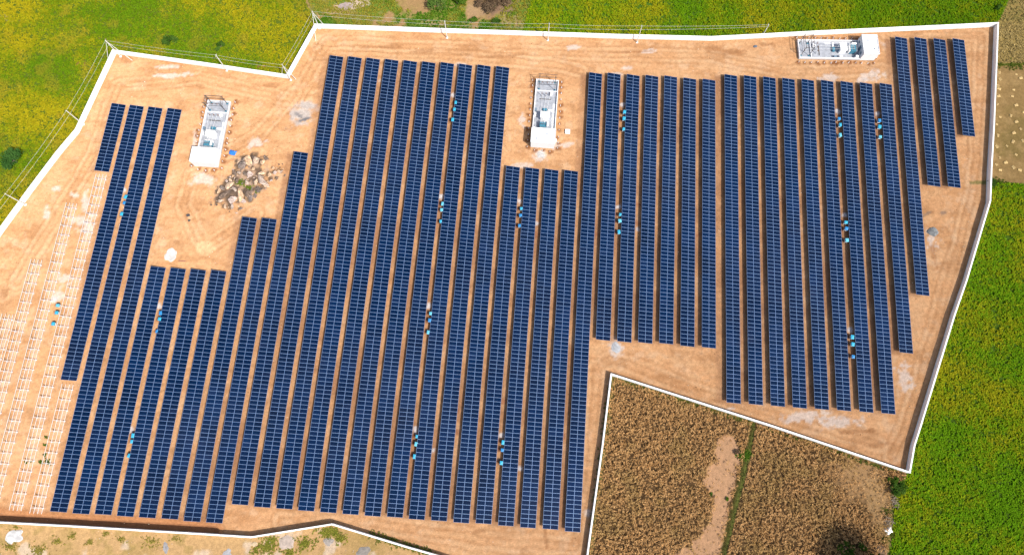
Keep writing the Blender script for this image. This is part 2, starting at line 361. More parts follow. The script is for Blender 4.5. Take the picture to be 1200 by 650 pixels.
# straw litter on the trampled corner of the dry field, weeds along its wall
blob(1010, 562, 9, 6, (0.37, 0.225, 0.105), 0.85, -0.3, 0.6); blob(1030, 590, 3, 9, (0.37, 0.235, 0.11), 0.8, 0.1, 0.6)
lay(sstep(1.7, 0.7, wd_ + wob) * inside(X, Y, np.concatenate([FIELDS['maize_a'][:3], FIELDS['maize_a'][5:]])).astype(float) * 0.6, (0.16, 0.17, 0.04))
for a in ((405, 8, 5, 2.2), (420, 4, 4, 2), (398, 14, 2, 1)): blob(*a, (0.42, 0.33, 0.26), .85, .2, .6)
blob(580, 8, 7, 3.4, (0.17, 0.11, 0.075), .9, .1, .7); blob(556, 14, 4, 3, (0.30, 0.20, 0.11), .8, .1, .7); blob(385, 16, 8, 2.5, (0.33, 0.20, 0.09), .75, .1, .8); blob(595, 22, 4, 2, (0.28, 0.2, 0.1), .7)
blob(508, 27, 5, 1.2, (0.33, 0.22, 0.11), .7)
blob(128, 48, 4, .8, (0.2, 0.13, 0.06), .8, -.2, .6); blob(95, 46, 3, .5, (0.1, 0.08, 0.03), .8, -.3, .6); blob(10, 22, 4, 1.2, (0.25, 0.2, 0.08), .8, -.4, .6)
blob(1163, 214, 6, .8, (0.10, 0.12, 0.03), .8); blob(1185, 76, 5, .6, (0.16, 0.17, 0.03), .8)
FOOT = []          # loose dark soil round dug footings, with painted rock shade, is added by the builders below through soil()
def soil(x, y, r, col=BROWN, k=0.7, dz=0.05):
    sel = np.hypot(X - x, Y - y) < r * 2.2
    if not sel.any(): return
    d = np.hypot(X[sel] - x, Y[sel] - y) / r + (vn(X[sel], Y[sel], 0.7, 2) - .5) * .9
    m = sstep(1.15, 0.5, d) * k; C[sel] = C[sel] * (1 - m[:, None]) + np.asarray(col) * m[:, None]; Z[sel] += m * dz
def finish_ground():
    q = np.arange(nX * nY).reshape(nY, nX)
    Fq = np.stack([q[:-1, :-1], q[:-1, 1:], q[1:, 1:], q[1:, :-1]], -1).reshape(-1, 4)
    V = np.stack([X, Y, Z], -1).reshape(-1, 3)
    o = link('ground', np_mesh('ground', V, Fq, M['ground'], C.reshape(-1, 3), True))
    tag(o, 'orange sandy earth of the solar site with worn vehicle tracks and fields around', kind='structure')

# ------------------------------------------------------------------ boundary wall
def build_wall():
    root = empty('boundary_wall', (WALL[0][0], WALL[0][1], 0))
    tag(root, 'long whitewashed wall running round the whole solar site', 'wall')
    P = [Vector((p[0], p[1])) for p in WALL]; n = len(P); half = 0.13; ox, oy = WALL[0]
    def mit(i, w):
        if i == 0: d = (P[1] - P[0]).normalized(); return Vector((-d.y, d.x)) * w
        if i == n - 1: d = (P[-1] - P[-2]).normalized(); return Vector((-d.y, d.x)) * w
        a = (P[i] - P[i - 1]).normalized(); b = (P[i + 1] - P[i]).normalized()
        na = Vector((-a.y, a.x)); nb = Vector((-b.y, b.x)); m = (na + nb).normalized(); return m * (w / max(0.35, m.dot(na)))
    for i in range(n - 1):
        def prism(w, z0, z1):
            a, b = mit(i, w), mit(i + 1, w)
            q = [P[i] - a, P[i + 1] - b, P[i + 1] + b, P[i] + a]
            vs = [(p.x - ox, p.y - oy, z0) for p in q] + [(p.x - ox, p.y - oy, z1) for p in q]
            return MB().add(vs, [(3, 2, 1, 0), (4, 5, 6, 7), (0, 1, 5, 4), (1, 2, 6, 5), (2, 3, 7, 6), (3, 0, 4, 7)])
        s = prism(half, -0.8, WH - 0.09).build('wall_stretch', M['wall'], root)
        prism(half + 0.05, WH - 0.09, WH).build('coping', M['wall'], s)
build_wall()

# ------------------------------------------------------------------ solar rows
ROWS = [(138.8,122.8,119.4,199.6),(160.5,124.2,80.3,445),(183,125.2,67.5,600.3),(205.3,127.4,94,601.8),(186,312,120,603.3),(209.5,314,146,605.2),(232.5,315,172.5,607.3),(256.8,316,198.5,609),
        (292.7,254.8,224.7,610.8),(315.8,256,251,612.4),(353,178.8,281,590.4),(394.8,67,307,592.2),(416.2,67.8,333.2,594.7),(437.6,70,358.8,596.3),(459,71.4,385,598.3),(481,73,410.8,600.3),(502.5,74.6,436.8,602),
        (524,75.2,463.3,603.8),(545.2,77.4,489,605.8),(567,78.2,515,607.7),(588.8,80.2,541,609.7),(601,195.8,567,612.2),(624,198,593,614.3),(646,200,619.4,616.3),(669,201,645.5,618.3),(697.4,87.2,671.8,620.5),
        (719.3,87.5,707.3,396.8),(742.3,89.4,731.5,398.6),(764,90,756.2,400.3),(786,90.2,780.8,401.8),(808.2,93.6,805.8,403.6),(831,94.6,830.7,405.8),(856,89,860.3,470.8),(879,90,885.9,472.8),(901.3,91,912,475.3),
        (923.6,92.6,937.8,477.3),(946.3,93.6,963.5,479.2),(969,94.4,989.5,481.2),(991.7,95.4,1016,483.5),(1014.7,96.6,1041.3,485.7),(1037.3,97.8,1062.8,414),(1055.8,44,1081.5,346),(1078.3,45,1095,217.6),(1100.5,45.8,1119,219.6),(1123,47.2,1135.7,158)]
ORD = ['first', 'second', 'third', 'fourth', 'fifth', 'sixth', 'seventh', 'eighth', 'ninth', 'tenth']
LAB = ['short stub of solar panels nearest the left boundary wall, bare frames below it',
       'solar row second from the left wall, ending halfway above bare white frames',
       'long solar row just right of the bare white mounting frames, down to bottom wall',
       'long solar row passing closest to the left transformer yard']
LAB += [f'{o} from the left of four short solar rows below the left rock outcrop' for o in ORD[:4]]
LAB += ['left one of two solar rows whose tops touch the soil below the rocks', 'right one of two solar rows whose tops touch the soil below the rocks',
        'solar row whose top end stands right beside the rock outcrop']
LAB += [f'{o} from the left of ten longest solar rows left of middle transformer yard' for o in ORD[:10]]
LAB += [f'{o} from the left of four solar rows starting below the middle transformer yard' for o in ORD[:4]]
LAB += ['full-length solar row right of the middle transformer yard, beside the dry field wall']
LAB += [f'{o} from the left of six solar rows ending above the dry field corner' for o in ORD[:6]]
LAB += [f'{o} from the left of eight solar rows below the right-hand transformer yard' for o in ORD[:8]]
LAB += ['solar row stepping up short of its left neighbour, ending near the right wall', 'solar row starting right beside the right-hand transformer yard, left of two equal rows',
        'left one of two equal solar rows near the upper right wall corner', 'right one of two equal solar rows near the upper right wall corner', 'shortest solar row, standing alone nearest the upper right wall corner']
ANG = math.radians(4.42); TILT = math.radians(9.0); PITCHM = PW + 0.018; ZC = 1.0
def panel_mesh():
    b = MB(); a, w, t, fr = PL / 2, PW / 2, 0.02, 0.032
    o = [(-a, -w), (a, -w), (a, w), (-a, w)]; i = [(-a + fr, -w + fr), (a - fr, -w + fr), (a - fr, w - fr), (-a + fr, w - fr)]
    vs = [(x, y, -t) for x, y in o] + [(x, y, t) for x, y in o] + [(x, y, t) for x, y in i] + [(x, y, t - 0.006) for x, y in i]
    b.add(vs, [(3, 2, 1, 0)] + [(k, (k + 1) % 4, 4 + (k + 1) % 4, 4 + k) for k in range(4)] + [(4 + k, 4 + (k + 1) % 4, 8 + (k + 1) % 4, 8 + k) for k in range(4)] + [(8 + k, 8 + (k + 1) % 4, 12 + (k + 1) % 4, 12 + k) for k in range(4)], 1)
    b.add([vs[12], vs[13], vs[14], vs[15]], [(0, 1, 2, 3)], 0)
    return b.mesh('solar_panel', [M['cells'], M['alu']])
PANEL = panel_mesh()
PURLIN = MB().box(-0.045, 0.045, -0.5, 0.5, -0.04, 0.04).mesh('purlin', M['purlin'])
def slope(u, dz=0.0):                                     # a point of the tilted table plane, u across
    return (u * math.cos(TILT) + dz * math.sin(TILT), ZC - u * math.sin(TILT) + dz * math.cos(TILT))
def frame_mesh():
    b = MB(); hi = slope(-1.5, -0.19); lo = slope(1.5, -0.19); l, r = slope(-1.0, -0.2), slope(1.0, -0.2)
    b.bar((hi[0], 0, hi[1]), (lo[0], 0, lo[1]), 0.07, 0.09)
    b.bar((l[0], 0, -0.3), (l[0], 0, l[1]), 0.1); b.bar((r[0], 0, -0.3), (r[0], 0, r[1]), 0.1)
    b.bar((l[0], 0, 0.25), (0.1, 0, slope(0.1, -0.2)[1]), 0.05); return b.mesh('support_frame', M['steel'])
FRAME = frame_mesh()
FOOTING = MB().tube([(0, 0, -0.2), (0, 0, 0.07)], 0.21, 8).mesh('footing', M['render'])
UD = np.array((math.sin(ANG), math.cos(ANG))); UX = np.array((math.cos(ANG), -math.sin(ANG)))
ROWGEO = []
def corridor(c, L, k):  # brown dug soil between rows, also painting in the light falloff toward the right
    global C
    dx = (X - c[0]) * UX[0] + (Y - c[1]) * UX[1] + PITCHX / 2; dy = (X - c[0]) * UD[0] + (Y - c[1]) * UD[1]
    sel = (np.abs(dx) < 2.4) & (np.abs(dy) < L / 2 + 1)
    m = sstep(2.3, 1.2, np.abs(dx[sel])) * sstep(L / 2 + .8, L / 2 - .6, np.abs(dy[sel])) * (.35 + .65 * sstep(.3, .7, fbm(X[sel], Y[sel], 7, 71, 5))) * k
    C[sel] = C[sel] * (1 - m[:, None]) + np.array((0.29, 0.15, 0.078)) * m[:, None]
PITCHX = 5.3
def solar_row(r, label, n):
    a, b = G(r[0], r[1], ZC), G(r[2], r[3], ZC); c = (a + b) / 2; L = n * PITCHM
    root = empty('solar_panel_row', (c[0], c[1], 0), -ANG); tag(root, label, 'solar row', 'rows of solar panels')
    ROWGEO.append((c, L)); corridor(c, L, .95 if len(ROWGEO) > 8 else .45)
    for side in (-1, 1):
        x, z = slope(side * (PL / 2 + 0.011))
        for j in range(n):
            o = bpy.data.objects.new('solar_panel', PANEL); COL.objects.link(o); o.parent = root
            o.location = (x, -L / 2 + (j + 0.5) * PITCHM, z + random.gauss(0, 0.003)); o.rotation_euler = (random.gauss(0, 0.004), TILT + random.gauss(0, 0.006), 0)
    for u in (-1.35, -0.45, 0.45, 1.35):
        x, z = slope(u, -0.085); o = link('purlin', PURLIN, root, (x, 0, z)); o.scale = (1, L - 0.3, 1); o.rotation_euler = (0, TILT, 0)
    k = max(1, round(L / 2.64))
    for j in range(k): link('support_frame', FRAME, root, (0, -L / 2 + (j + 0.5) * L / k, 0))
    return root
for r, lab in zip(ROWS, LAB):
    L = float(np.hypot(*(G(r[0], r[1], ZC) - G(r[2], r[3], ZC))))
    units = L / (15 * PITCHM); n = round(units) * 15 if units > 1.6 else round(L / PITCHM)
    solar_row(r, lab, n)

# bare mounting frames still waiting for panels
def bare_row(top, bot, label, p0=0.0, p1=1.0):
    a, b = G(*top, 0.9), G(*bot, 0.9); L = float(np.hypot(*(a - b))); n = round(L / 2.64); L = n * 2.64; c = a - UD * L / 2
    root = empty('mounting_frame_row', (c[0], c[1], 0), -ANG); tag(root, label, 'frame row', 'bare mounting frames on the left of the site')
    for j in range(n):
        y = -L / 2 + (j + 0.5) * 2.64
        link('support_frame', FRAME, root, (random.gauss(0, .02), y, random.gauss(0, .02)), random.gauss(0, .02))
        for u in (-1.0, 1.0):
            x = slope(u, -0.2)[0]; link('footing', FOOTING, root, (x, y, 0.02))
            w = c + UX * (x - 0.25) + UD * (y + random.uniform(-.1, .2)); soil(w[0], w[1], random.uniform(.3, .55), (0.36, 0.17, 0.08), .75)
        w = c + UD * y; soil(w[0] + .1, w[1], 1.3, (0.66, 0.50, 0.38), .35, 0)
    if p1 > p0:
        for u in (-1.35, -0.45, 0.45, 1.35):
            x, z = slope(u, -0.085); o = link('purlin', PURLIN, root, (x, -L / 2 + L * (1 - (p0 + p1) / 2), z)); o.scale = (1, L * (p1 - p0), 1); o.rotation_euler = (0, TILT, 0)
bare_row((119, 204), (18, 598), 'bare white mounting frames continuing below the short stub of panels', 0.0, 1.0)
bare_row((79.5, 450), (41, 598), 'short bare mounting frames below the second solar row, beside green weeds', 0, 1.0)
bare_row((84, 238), (-9, 598), 'bare mounting frames left of those below the panel stub, starting higher up', 0.0, 1.0)
bare_row((43, 304), (-36, 600), 'bare mounting frames starting level with the white soil patches, second from edge', 0.0, 1.0)
bare_row((9, 368), (-62, 603), 'bare mounting frames at the very left edge of the photograph', 0.0, 1.0)

# ------------------------------------------------------------------ blue covered inverter boxes in threes
def inverter_meshes():
    c = MB(); c.add([(-.42, -.5, 1.28), (.42, -.53, 1.24), (.40, .5, 1.30), (-.43, .52, 1.25), (-.40, -.48, 1.36), (.40, -.50, 1.30), (.39, .48, 1.38), (-.41, .5, 1.30), (0, 0, 1.41)], [(3, 2, 1, 0), (0, 1, 5, 4), (1, 2, 6, 5), (2, 3, 7, 6), (3, 0, 4, 7), (4, 5, 8), (5, 6, 8), (6, 7, 8), (7, 4, 8)]); c.box(-0.38, 0.38, -0.46, 0.46, 0.85, 1.238)
    cover = [c.mesh('cover', M[k]) for k in ('cyan', 'cyan', 'cyan2', 'cyan3')]
    cab = MB().box(-0.34, 0.34, -0.42, 0.42, 0.45, 0.848).mesh('cabinet', M['cabinet'])
    leg = MB().box(-0.04, 0.04, -0.04, 0.04, -0.2, 0.45).mesh('leg', M['steel'])
    return cover, cab, leg
INV = inverter_meshes()
TRIOS = [([(534, 120), (532.5, 128), (530.5, 140)], 'near the top of the ten longest rows'),
         ([(147, 230.5), (145.5, 237.5), (142.5, 250.5)], 'left of the row passing the left transformer yard'),
         ([(518.5, 238.5), (517.5, 245.5), (516.5, 259)], 'in the middle of the ten longest rows'),
         ([(611, 244), (610, 252), (608.8, 264)], 'below the middle transformer yard'),
         ([(732, 131), (731.5, 138.5), (731, 151)], 'upper in the block of six rows'),
         ([(727, 251), (726.5, 258.5), (725.5, 271.5)], 'lower in the block of six rows'),
         ([(984, 138.5), (985, 146), (985, 158)], 'left of the two under the right-hand yard'),
         ([(1031, 141), (1031.5, 148), (1032, 160)], 'right of the two under the right-hand yard'),
         ([(992, 260), (992.3, 267.5), (993, 281)], 'midway down the block of eight rows'),
         ([(999.5, 394.5), (1000, 403), (1000.5, 417.5)], 'low in the block of eight rows'),
         ([(188, 366.5), (186.8, 373.5), (183.5, 388)], 'in the four short rows below the rocks'),
         ([(155.5, 510), (154, 517), (150.8, 533.5)], 'low in the rows near the left frames'),
         ([(504.5, 367), (503.5, 375), (502, 389)], 'below the middle of the ten longest rows'),
         ([(488.5, 511), (487.5, 520), (485.5, 534.5)], 'low in the ten longest rows'),
         ([(589.5, 518), (588.8, 527), (587.5, 542)], 'low in the rows below the middle yard'),
         ([(67, 357.5), (65.5, 366), (61.5, 379)], 'standing open among the bare frames')]
for pts, where in TRIOS:
    for (px, py), w in zip(pts, ('top', 'middle', 'bottom')):
        p = G(px, py, 1.36)
        root = empty('inverter_box', (p[0], p[1], 0), -ANG + random.gauss(0, 0.12))
        tag(root, f'{w} blue covered box of the three {where}', 'inverter box', 'blue covered inverter boxes')
        root.scale = (random.uniform(.75, 1.05), random.uniform(.75, 1.1), random.uniform(.9, 1.05))
        link('cover', random.choice(INV[0]), root); link('cabinet', INV[1], root)
        for sx in (-.3, .3):
            for sy in (-.4, .4): link('leg', INV[2], root, (sx, sy, 0))
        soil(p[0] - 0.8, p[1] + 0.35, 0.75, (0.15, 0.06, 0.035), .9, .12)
    p = G(pts[0][0] - 2.2, pts[0][1] - 8); soil(p[0], p[1], 0.9, (0.50, 0.47, 0.46), .9, .1)
for px, py in ((629, 262), (748, 268), (610, 548), (508, 527)): p = G(px, py); soil(p[0], p[1], .7, (0.48, 0.46, 0.46), .85, .06)
for px, py in ((629, 275), (748, 239), (698, 275), (748, 262), (536, 505), (536, 480), (591, 470), (600, 500), (660, 510), (819, 275), (372, 320), (386, 275), (331, 345), (530, 450)): p = G(px, py); soil(p[0], p[1], 1.0, (0.27, 0.115, 0.06), .75, .05)

# ------------------------------------------------------------------ transformer yards
def yard(p_a, p_b, width, label, which):
    """p_a: middle of the building end, p_b: middle of the far end (ground, metres). local +y runs from building to far end"""
    d = p_b - p_a; L = float(np.hypot(*d)); rz = math.atan2(-d[0], d[1]); w = width / 2
    root = empty('transformer_yard', (p_a[0], p_a[1], 0), rz); tag(root, label, 'transformer yard', 'transformer yards')
    MB().box(-w, w, 0.02, L, -0.3, 0.35).build('plinth', M['concrete'], root)
    bl = 4.3
    def kerb(x0, x1, y0, y1, h): MB().box(x0, x1, y0, y1, 0.352, h).build('kerb_wall', M['render'], root)
    kerb(-w - .01, -w + .22, bl + .01, L - .23, 0.95); kerb(w - .22, w + .01, bl + .01, L - .23, 0.95); kerb(-w - .01, w + .01, L - .22, L + .01, 0.95)
    kerb(-w + .23, w - .23, L - 3.7, L - 3.5, 0.75)
    h = 3.3
    room = MB().box(-w - .06, w + .06, -.06, bl, 0.2, h).build('control_room', M['render'], root)
    MB().box(-w - .15, w + .15, -.15, bl + .12, h + .002, h + .14).build('roof_slab', M['wall'], room)
    MB().box(-0.5, 0.5, bl + .002, bl + .05, .36, 2.4).build('door', M['door'], room)
    for sx in (-2.1, 1.6): MB().box(sx, sx + .7, bl + .002, bl + .04, 1.3, 2.1).build('window', M['door'], room)
    # transformer with radiator fins, conservator, bushings
    ty = bl + 2.1
    MB().box(-1.25, .75, ty - .75, ty + .75, .35, 2.0).build('transformer_tank', M['teal'], root)
    for k in range(6):
        x = -1.1 + k * .36
        MB().box(x, x + .12, ty - 1.3, ty - .752, .6, 1.85).build('radiator_fin', M['steel'], root); MB().box(x, x + .12, ty + .752, ty + 1.25, .6, 1.85).build('radiator_fin', M['cabinet'], root)
    MB().tube([(.95, ty - .7, 2.35), (.95, ty + .7, 2.35)], .3, 10).build('conservator', M['cabinet'], root)
    MB().bar((.95, ty, 1.2), (.95, ty, 2.05), .12).build('conservator_stand', M['steel'], root)
    for k in range(3): MB().tube([(-.9 + k * .5, ty, 2.0), (-.9 + k * .5, ty, 2.55)], .09, 6, r1=.05).build('bushing', M['porcelain'], root)
    # switchgear kiosk and cable cabinet
    ky = bl + 5.1
    kiosk = MB().box(-1.2, 1.15, ky - .9, ky + .9, .35, 2.2).build('switchgear_kiosk', M['cabinet'], root)
    MB().box(-1.32, 1.27, ky - 1.0, ky + 1.0, 2.202, 2.3).build('kiosk_roof', M['wall'], kiosk)
    MB().box(-.6, .5, ky + .902, ky + .95, .5, 1.9).build('kiosk_door', M['door'], kiosk)
    MB().box(-.7, .5, ky + 2.0, ky + 2.7, .35, 1.0).build('cable_box', M['teal'], root)
    MB().box(.9, 2.3, ky + 2.2, ky + 2.6, .35, .8).build('cable_duct', M['cabinet'], root)
    # roof rim, vents, cable trough covers, marshalling boxes, surge arresters, deck drains
    for a_ in ((-w - .15, w + .15, -.15, -.02), (-w - .15, w + .15, bl - .01, bl + .12), (-w - .15, -w - .02, -.018, bl - .012), (w + .02, w + .15, -.018, bl - .012)): MB().box(*a_, h + .142, h + .34).build('parapet', M['render'], room)
    for vx, vy in ((-1.6, 1.0), (1.2, 2.6)): MB().tube([(vx, vy, h + .14), (vx, vy, h + .55)], .22, 8).build('roof_vent', M['steel'], room)
    MB().box(w + .07, w + .5, 1.2, 2.1, 1.6, 2.2).build('air_conditioner', M['cabinet'], room)
    for k in range(9): MB().box(w - 1.25, w - .55, bl + .3 + k * 1.05, bl + 1.29 + k * 1.05, .352, .40 + .012 * (k % 3)).build('trough_cover', M['steel'] if k % 4 else M['render'], root)
    for bx, by, bz in ((-w + .5, bl + 1.0, 1.5), (-w + .5, ky + .6, 1.3), (-w + .55, ky + 2.2, 1.1), (w - 1.9, L - 4.6, 1.2)): MB().box(bx - .28, bx + .28, by - .4, by + .4, .355, bz).build('marshalling_box', M['cabinet'] if bz > 1.15 else M['door'], root)
    for k in range(3):
        x = -1.3 + k * 1.2
        post = MB().bar((x, L - 5.2, .355), (x, L - 5.2, 1.7), .14).build('arrester_stand', M['steel'], root); MB().tube([(x, L - 5.2, 1.7), (x, L - 5.2, 2.5)], .12, 8, r1=.07).build('surge_arrester', M['porcelain'], post)
        MB().tube([(x, L - 5.2, 2.5), (-.9 + k * .5, ty, 2.6)], .03, 5).build('busbar', M['wire'], root)
    MB().box(-1.9, 1.4, L - 6.3, L - 6.05, .352, .42).build('deck_drain', M['dark_steel'], root)
    # steel gantry in the end compartment
    gx0, gx1, gy0, gy1, gh = -w + 1.0, w - 1.0, L - 3.0, L - 0.6, 4.6
    for gx_ in (gx0, gx1):
        for gy_ in (gy0, gy1):
            MB().bar((gx_, gy_, .36), (gx_, gy_, gh), .12).build('gantry_post', M['dark_steel'], root); MB().box(gx_ - .25, gx_ + .25, gy_ - .25, gy_ + .25, .352, .5).build('post_base', M['teal'], root)
    for z in (3.2, gh):
        for gy_ in (gy0, gy1): MB().bar((gx0 - .4, gy_, z), (gx1 + .4, gy_, z), .09).build('gantry_beam', M['dark_steel'], root)
        for gx_ in (gx0, gx1): MB().bar((gx_ + .01, gy0, z - .1), (gx_ + .01, gy1, z - .1), .07).build('gantry_beam', M['dark_steel'], root)
    MB().bar((gx0, gy0, 3.2), (gx0, gy1, gh), .05).build('gantry_brace', M['dark_steel'], root); MB().bar((gx1, gy0, gh), (gx1, gy1, 3.2), .05).build('gantry_brace', M['dark_steel'], root)
    for k in range(3):
        x = gx0 + (gx1 - gx0) * (.2 + .3 * k)
        MB().tube([(x, gy0, gh - .6), (x, gy0, gh - .05)], .1, 6).build('insulator', M['porcelain'], root)
    # fence post stubs set in freshly dug earth round the yard
    u = d / L; r = np.array((u[1], -u[0])); pts = []
    k = int(L / 1.8)
    for i in range(k + 1):
        y = L * i / k; pts += [(-w - 1.05, y), (w + 1.05, y)]
    for i in range(1, 4): pts += [(-w - 1.05 + (width + 2.1) * i / 4, -1.0)]
    for x, y in pts:
        x += random.gauss(0, .06); y += random.gauss(0, .1); q = p_a + r * x + u * y
        o = link('fence_post', POST, None, (q[0], q[1], 0), random.uniform(0, 1)); tag(o, f'short white concrete fence post set in dug earth round the {which} transformer yard', 'fence post', f'fence posts round the {which} transformer yard')
        soil(q[0] + random.uniform(-.35, .35), q[1] + random.uniform(-.2, .3), random.uniform(.55, .9), (0.21, 0.085, 0.035), .9, .16)
    soil(*(p_a + u * L / 2), 1, SOIL, 0)
POST = MB().box(-.13, .13, -.13, .13, -.2, .14).box(-.06, .06, -.06, .06, .142, .7).mesh('fence_post', M['render'])
def mid(a, b): return (G(*a) + G(*b)) / 2
yard(mid((227, 195), (258, 196.5)), mid((244, 119), (272.5, 120.5)), 6.6, 'left transformer yard with white control room and teal transformer, near rocks', 'left')
yard(mid((620, 173), (651, 174)), mid((628, 95), (655, 95.5)), 6.6, 'middle transformer yard with white control room, between two solar blocks', 'middle')
yard(mid((1023, 46), (1020.5, 75)), mid((935, 46.5), (934, 71.5)), 6.2, 'transformer yard lying lengthwise under the top wall at upper right', 'right-hand')

# ------------------------------------------------------------------ stones, heaps, tarps, sundries
def ico(sub):
    bm = bmesh.new(); bmesh.ops.create_icosphere(bm, subdivisions=sub, radius=1); V = np.array([v.co[:] for v in bm.verts]); Fq = np.array([[v.index for v in f.verts] for f in bm.faces]); bm.free(); return V, Fq
ICO2, ICO3 = ico(2), ico(3)
def rock_mesh(seed, col, name='rock'):
    r = np.random.default_rng(seed); V, Fq = ICO3; V = V.copy()
    for _ in range(13):                                    # shave flat faces off a ball
        n = r.normal(size=3); n /= np.linalg.norm(n); h = r.uniform(.32, .72); d = V @ n - h; V -= np.clip(d, 0, None)[:, None] * n
    V *= (0.82 + .36 * fbm(V[:, 0] * 2 + V[:, 2] * 1.7 + seed * 9, V[:, 1] * 2 - V[:, 2] * 1.3, 1.1, seed, 4))[:, None]
    c = np.asarray(col) * r.uniform(.75, 1.25) * (0.85 + 0.3 * r.random((len(V), 1)))
    return np_mesh(name, V, Fq, M['rock'], c)
ROCKS = [rock_mesh(i, c) for i, c in enumerate([(.36, .275, .21), (.30, .24, .20), (.42, .31, .22), (.19, .14, .11), (.33, .265, .235), (.13, .10, .085), (.42, .29, .19), (.25, .20, .175), (.15, .12, .10), (.38, .30, .25)])]
def outcrop():
    c0 = G(290, 212); root = empty('rock_outcrop', (c0[0], c0[1], 0)); tag(root, 'jagged grey rock outcrop in bare soil right of the left transformer yard', 'rocks')
    spots = [(272, 235, 1.9, .9), (282, 228, 1.9, 1.1), (292, 226, 1.6, .9), (262, 228, 1.5, .8), (258, 236, 1.0, .5), (268, 218, 1.6, 1.1), (262, 221, .9, .9), (257, 223, .8, .6), (275, 221, 1.0, .6), (284, 196, 1.6, .9), (292, 190, 1.5, .8),
             (300, 188, 1.6, .8), (308, 190, 1.2, .7), (276, 204, .9, .6), (281, 203, .7, .5), (287, 204, .7, .6), (292, 205, 1.2, .8), (300, 213, 1.5, .8), (308, 212, 1.7, .9), (306, 203, 1.4, .8), (312, 218, 1.3, .7), (304, 222, 1.3, .6),
             (316, 205, 1.0, .5), (322, 203, .8, .4), (327, 201, .7, .4), (330, 201, .5, .4), (284, 236, 1.2, .5), (294, 234, 1.1, .5), (272, 243, .9, .4), (264, 243, .8, .4), (254, 240, .6, .3), (279, 190, .7, .4), (286, 186, .8, .4), (296, 184, .7, .4),
             (313, 186, .7, .4), (297, 198, .8, .5), (318, 211, .7, .4), (325, 209, .6, .3), (270, 212, .7, .6), (266, 213, .6, .6), (278, 212, .9, .5), (290, 214, 1.0, .6), (282, 245, .5, .3), (300, 230, .8, .4), (320, 197, .5, .3), (248, 240, .35, .2), (334, 206, .35, .2), (273, 206, .4, .4), (275, 209, .4, .4), (270, 207, .35, .4)]
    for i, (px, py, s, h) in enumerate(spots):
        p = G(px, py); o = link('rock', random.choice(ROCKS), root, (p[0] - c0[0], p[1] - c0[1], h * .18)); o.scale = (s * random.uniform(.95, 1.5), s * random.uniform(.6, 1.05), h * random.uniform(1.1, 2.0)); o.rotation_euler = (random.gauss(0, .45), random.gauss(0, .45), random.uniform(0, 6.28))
        soil(p[0] - s * .5, p[1] + s * .4, s * 1.1, (0.085, 0.06, 0.045), .85, 0)  # dark shade painted beneath and up-left of each rock
    for k in range(170):
        px, py = random.gauss(288, 24), random.gauss(214, 15)
        if abs((px - 288) + (py - 214) * 1.2) > 34: continue
        p = G(px, py); s = random.uniform(.15, .45); o = link('rock', random.choice(ROCKS), root, (p[0] - c0[0], p[1] - c0[1], s * .2)); o.scale = (s, s * random.uniform(.6, 1), s * .7); o.rotation_euler = (0, 0, random.uniform(0, 6.28))
blob(286, 214, 8.0, 5.2, (0.33, 0.235, 0.17), .8, .7, .6); blob(265, 226, 5, 1.1, (0.10, 0.085, 0.08), .8, .6, .6); blob(295, 188, 4.5, .8, (.15, .11, .09), .8, -.1, .6)  # brown ground, then two dark strips painting shade into the crevices
outcrop()
def heap(px, py, rx, ry, h, col, label, cat='heap', name='gravel_heap', seed=0):
    p = G(px, py); r = np.random.default_rng(seed + 50); V, Fq = ICO3; V = V.copy()
    n = fbm(V[:, 0] * 3 + seed * 5, V[:, 1] * 3, 1.2, seed, 4)
    ang = np.arctan2(V[:, 1], V[:, 0]); rr = 0.75 + 0.55 * vn(np.cos(ang) * 2 + seed, np.sin(ang) * 2, 1.0, seed)
    V[:, :2] *= rr[:, None]; V[:, 2] = np.where(V[:, 2] > 0, V[:, 2] ** 1.3 * (0.55 + .8 * n), V[:, 2] * .15) + (r.random(len(V)) - .5) * .06
    V *= (rx, ry, h); c = np.asarray(col) * .68 * (0.8 + .4 * r.random((len(V), 1)))
    o = link(name, np_mesh(name, V, Fq, M['stone'], c, False), None, (p[0], p[1], -.03), random.uniform(0, .5)); tag(o, label, cat); return o
heap(200, 299, 1.7, 1.7, .45, (.72, .69, .66), 'pale heap of cement sand above the four short rows, stick beside it', seed=1)
heap(1093, 272, 1.4, 1.45, .7, (.30, .31, .31), 'round grey gravel heap on bare soil near the right wall', seed=2)
heap(722, 407, 1.1, 1.4, .3, (.55, .56, .58), 'bluish white chalky heap just above the dry field wall corner', seed=3)
heap(17, 628, 1.9, 1.6, .5, (.70, .70, .70), 'white sand heap outside the bottom wall at lower left', seed=4)
heap(220.5, 252, .55, .45, .35, (.10, .10, .11), 'small dark heap on open soil below the rock outcrop', seed=5)
heap(222, 258, .4, .3, .25, (.09, .10, .10), 'tiny dark lump just below the small dark heap', seed=6)
heap(885, 54.5, .6, .5, .4, (.20, .23, .28), 'small blue-grey lump on the track under the top wall', seed=7)
heap(634, 181, 1.2, 1.3, .2, (.66, .64, .62), 'pale spill of sand at the foot of the middle yard', seed=8)
heap(336, 636, 1.8, 1.6, .5, (.60, .50, .43), 'pale flat boulder outside the bottom wall bend', 'boulder', 'boulder', 9)
heap(405, 7, 2.3, 1.4, .6, (.42, .34, .32), 'grey rock slab in scrub beyond the top wall', 'boulder', 'boulder', 10)
heap(298, 637, .8, .5, .3, (.68, .54, .36), 'small cream stone below the bottom wall bend', 'boulder', 'boulder', 11)
heap(385, 634, 1.3, 1.0, .4, (.45, .40, .36), 'grey mound between green weeds below the bottom wall peak', 'mound', 'mound', 12)
heap(194, 641, .6, 1.4, .3, (.40, .39, .40), 'grey upright slab shape at the bottom edge, lower left', 'boulder', 'boulder', 13)
